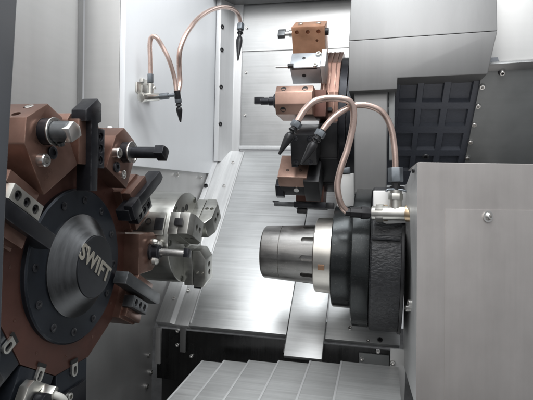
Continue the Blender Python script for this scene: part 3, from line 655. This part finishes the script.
# left pair on the white wall
w = thing('left_coolant_pipes', 'small valve with two thin copper pipes on the white side panel', 'coolant pipe', PL(150, 92, 0, XW))
XV = XW+.026
def L_(u, v, x): return PL(u, v, 0, x)
b0 = L_(139, 90, XW+.003)
vb = L_(150, 97, XV)
MB().box(L_(146, 90, XW+.004), (.006, .045, .040)).bevel(.001).build('mount_plate', 'nickel', w)
mb = MB(); mb.prism([L_(135.5, 82, XV-.010), L_(151, 81, XV-.010), L_(151, 84.5, XV-.010), L_(139.5, 85.5, XV-.010), L_(139.5, 93, XV-.010), L_(143, 96, XV-.010), L_(140, 97, XV-.010), L_(135, 92, XV-.010)], X*.004); mb.bevel(.0005).build('bracket', 'nickel', w)
v0, v1 = L_(140.5, 97.5, XV), L_(157.5, 97, XV+.012)
MB().cyl(v0, v1, .0082).bevel(.0008).build('valve_body', 'nickel', w)
MB().hexnut(v0+(v1-v0)*.02, v0+(v1-v0)*.22, .0098).bevel(.0006).build('valve_nut', 'nickel', w)
MB().cyl(L_(150.3, 97, XV+.004), L_(150.6, 84, XV+.004), .0062).build('valve_branch', 'nickel', w)
MB().tube([L_(153, 88.5, XV+.01), L_(154.5, 87, XV+.012), L_(155.5, 89, XV+.012)], .0015, sub=4).build('valve_lever', 'nickel', w)
MB().hexnut(L_(150.4, 83, XV+.004), L_(150.4, 74, XV+.004), .0068).bevel(.0006).build('pipe_nut', 'fit', w)
xj = XV+.05
j0, j1 = v1, L_(175, 95, xj)
MB().lathe(v1, j1-v1, [(0, .0045), (.006, .0045), (.006, .0066), (.024, .0066), (.024, .0035), ((j1-v1).length, .0035)], 20).build('side_fitting', 'fit', w)
MB().cyl(L_(177, 90.5, xj), L_(177.8, 99, xj), .0066).bevel(.001).build('junction', 'black', w)
MB().tube([L_(150.4, 75, XV+.004), L_(150.2, 60, XV+.004), L_(149.8, 44, XV+.004), L_(151.5, 37.5, XV+.008), L_(156, 37.2, XV+.018), L_(162, 46, XV+.028), L_(169, 60, XV+.040), L_(174.5, 78, xj-.003), L_(176.3, 91, xj)], .0046).build('pipe', 'copper', w)
MB().tube([L_(178.3, 91, xj), L_(180, 82, xj), L_(179.2, 68, xj), L_(180, 50, xj+.006), L_(187.5, 32, xj+.012), L_(201, 16, xj+.018), L_(217, 8.2, xj+.022), L_(230, 8.2, xj+.024), L_(238, 14, xj+.025), L_(241, 25, xj+.026)], .0052).build('pipe', 'copper', w)
nozzle(w, L_(177.9, 98, xj), L_(180.5, 122, xj), .0078)
nozzle(w, L_(240.8, 23, xj+.026), L_(237.8, 60.5, xj+.026), .0105)
# right pair on the spindle cover
w = thing('right_coolant_pipes', 'two larger copper pipes looping from a tee valve beside the cover', 'coolant pipe', P(395, 212, .86))
d = .815
MB().cyl(P(372, 213, d), P(411, 213.3, d-.02), .0118).bevel(.0008).build('tee_body', 'nickel', w)
MB().hexnut(P(376, 213, d), P(383.5, 213.2, d-.004), .0150).bevel(.0008).build('tee_nut', 'nickel', w)
MB().cyl(P(384, 213, d), P(387, 213, d), .0136).build('tee_collar', 'brass', w)
MB().cyl(P(406, 213, d-.018), P(412, 213.3, d-.022), .0138).bevel(.001).build('tee_collar', 'brass', w)
MB().cyl(P(395.5, 212, d-.012), P(395.8, 190, d-.012), .0098).build('tee_branch', 'nickel', w)
MB().hexnut(P(395.6, 200, d-.012), P(395.8, 193.5, d-.012), .0118).bevel(.0008).build('branch_nut', 'nickel', w)
MB().cyl(P(395.8, 192, d-.012), P(395.8, 186, d-.012), .0095).build('union', 'black', w)
MB().tube([P(386.5, 192, d-.018), P(388, 189.6, d-.018), P(400, 189.8, d-.02), P(409, 192.5, d-.022), P(411.5, 196, d-.022), P(411, 205, d-.022)], .0018, sub=5).build('spring_clip', 'fit', w)
MB().hexnut(P(395.8, 186, d-.012), P(395.7, 181.5, d-.012), .0065).build('union_neck', 'black', w)
MB().hexnut(P(395.7, 182, d-.012), P(395.4, 167.5, d-.012), .0122).bevel(.001).build('pipe_nut', 'fit', w)
MB().lathe(P(372, 213, d), P(347, 212, d)-P(372, 213, d), [(0, .006), (.004, .006), (.004, .0095), (.012, .0105), (.018, .0105), (.018, .0088), (.036, .0085), (.036, .0064), (.044, .0064)], 8).build('side_nut', 'black', w)
pb = MB(); pb.prism([P(373, 190.5, .830), P(400, 190.5, .826), P(412, 193, .823), P(411, 223, .823), P(386, 224, .826), P(373, 218, .830)], V((.001, .006, 0)))
pb.bevel(.002).build('mount_plate', 'hoodlight', w)
MB().tube([P(395.4, 168, d-.012), P(394.6, 150, d-.012), P(391, 128, d-.012), P(383, 113, d-.012), P(371, 106.5, d-.012), P(358, 105, d-.014), P(346, 109, d-.016), P(334, 117, d-.018), P(325, 127, d-.02), P(322, 131, d-.02)], .0050).build('pipe', 'copper', w)
MB().tube([P(354, 212.6, d), P(347, 211.4, d), P(342, 206, d-.003), P(338.8, 197, d-.006), P(337.5, 184, d-.008), P(341, 168, d-.01), P(347.5, 149, d-.012), P(352.5, 128, d-.016), P(353.6, 112, d-.02), P(350, 102, d-.024), P(340, 98.6, d-.026), P(326, 98.4, d-.028), P(314, 101.5, d-.03), P(305, 109.5, d-.03), P(299, 119, d-.03), P(297.5, 122, d-.03)], .0054).build('pipe', 'copper', w)
nozzle(w, P(298.3, 121, d-.03), P(279, 154.5, d-.03), .0088)
nozzle(w, P(322.5, 130, d-.02), P(301.5, 164, d-.02), .0088)

# ================================================================== DOOR EDGE (left foreground)
w = thing('door_edge', 'dark slate machine door edge at the far left foreground', 'door', P(4, 400, .34))
q = [P(-60, -40, .36), P(18, -20, .36), P(13.5, 60, .36), P(9.8, 120, .36), P(6.5, 180, .36), P(3.8, 240, .36), P(1.5, 310, .36), P(-2, 430, .36), P(-60, 430, .36)]
MB().prism(q, ray(-12, 200)*.05).bevel(.002).build('door_frame', 'door', w)

# ================================================================== LIGHT
def area(name, loc, target, sx, sy, power, col=(1, 1, 1)):
    ld = bpy.data.lights.new(name, 'AREA'); ld.shape = 'RECTANGLE'; ld.size = sx; ld.size_y = sy; ld.energy = power; ld.color = col
    o = bpy.data.objects.new(name, ld); C.objects.link(o); o.location = loc
    o.rotation_euler = (V(target)-V(loc)).to_track_quat('-Z', 'Y').to_euler(); return o
area('machine_lamp', (-.06, .62, 1.10), (-.40, 1.10, -.05), 1.0, .5, 15, (.95, .98, 1))
area('door_lamp', (.10, -.15, 1.05), (-.15, 1.0, -.2), .9, .3, 8, (.98, .99, 1))
area('room_lamp', (-.25, -1.5, 1.1), (.0, .9, 0), 2.2, 1.2, 19, (1, .985, .97))
wd = bpy.data.worlds.new('World'); bpy.context.scene.world = wd; wd.use_nodes = True
bg = wd.node_tree.nodes['Background']; bg.inputs[0].default_value = (.80, .82, .85, 1); bg.inputs[1].default_value = .46

# ------------------------------------------------------------------ camera
cd = bpy.data.cameras.new('camera'); cam = bpy.data.objects.new('camera', cd); C.objects.link(cam)
cd.sensor_width = 36; cd.sensor_fit = 'HORIZONTAL'; cd.lens = 36*FPX/533; cd.clip_start = .02; cd.clip_end = 50
m3 = Matrix((CR, CU, -FW)).transposed(); cam.matrix_world = m3.to_4x4()
sc = bpy.context.scene; sc.camera = cam
sc.view_settings.view_transform = 'Standard'; sc.view_settings.look = 'None'; sc.view_settings.exposure = 0; sc.view_settings.gamma = 1
for o in list(bpy.data.objects):
    if '_b' in o: del o['_b']
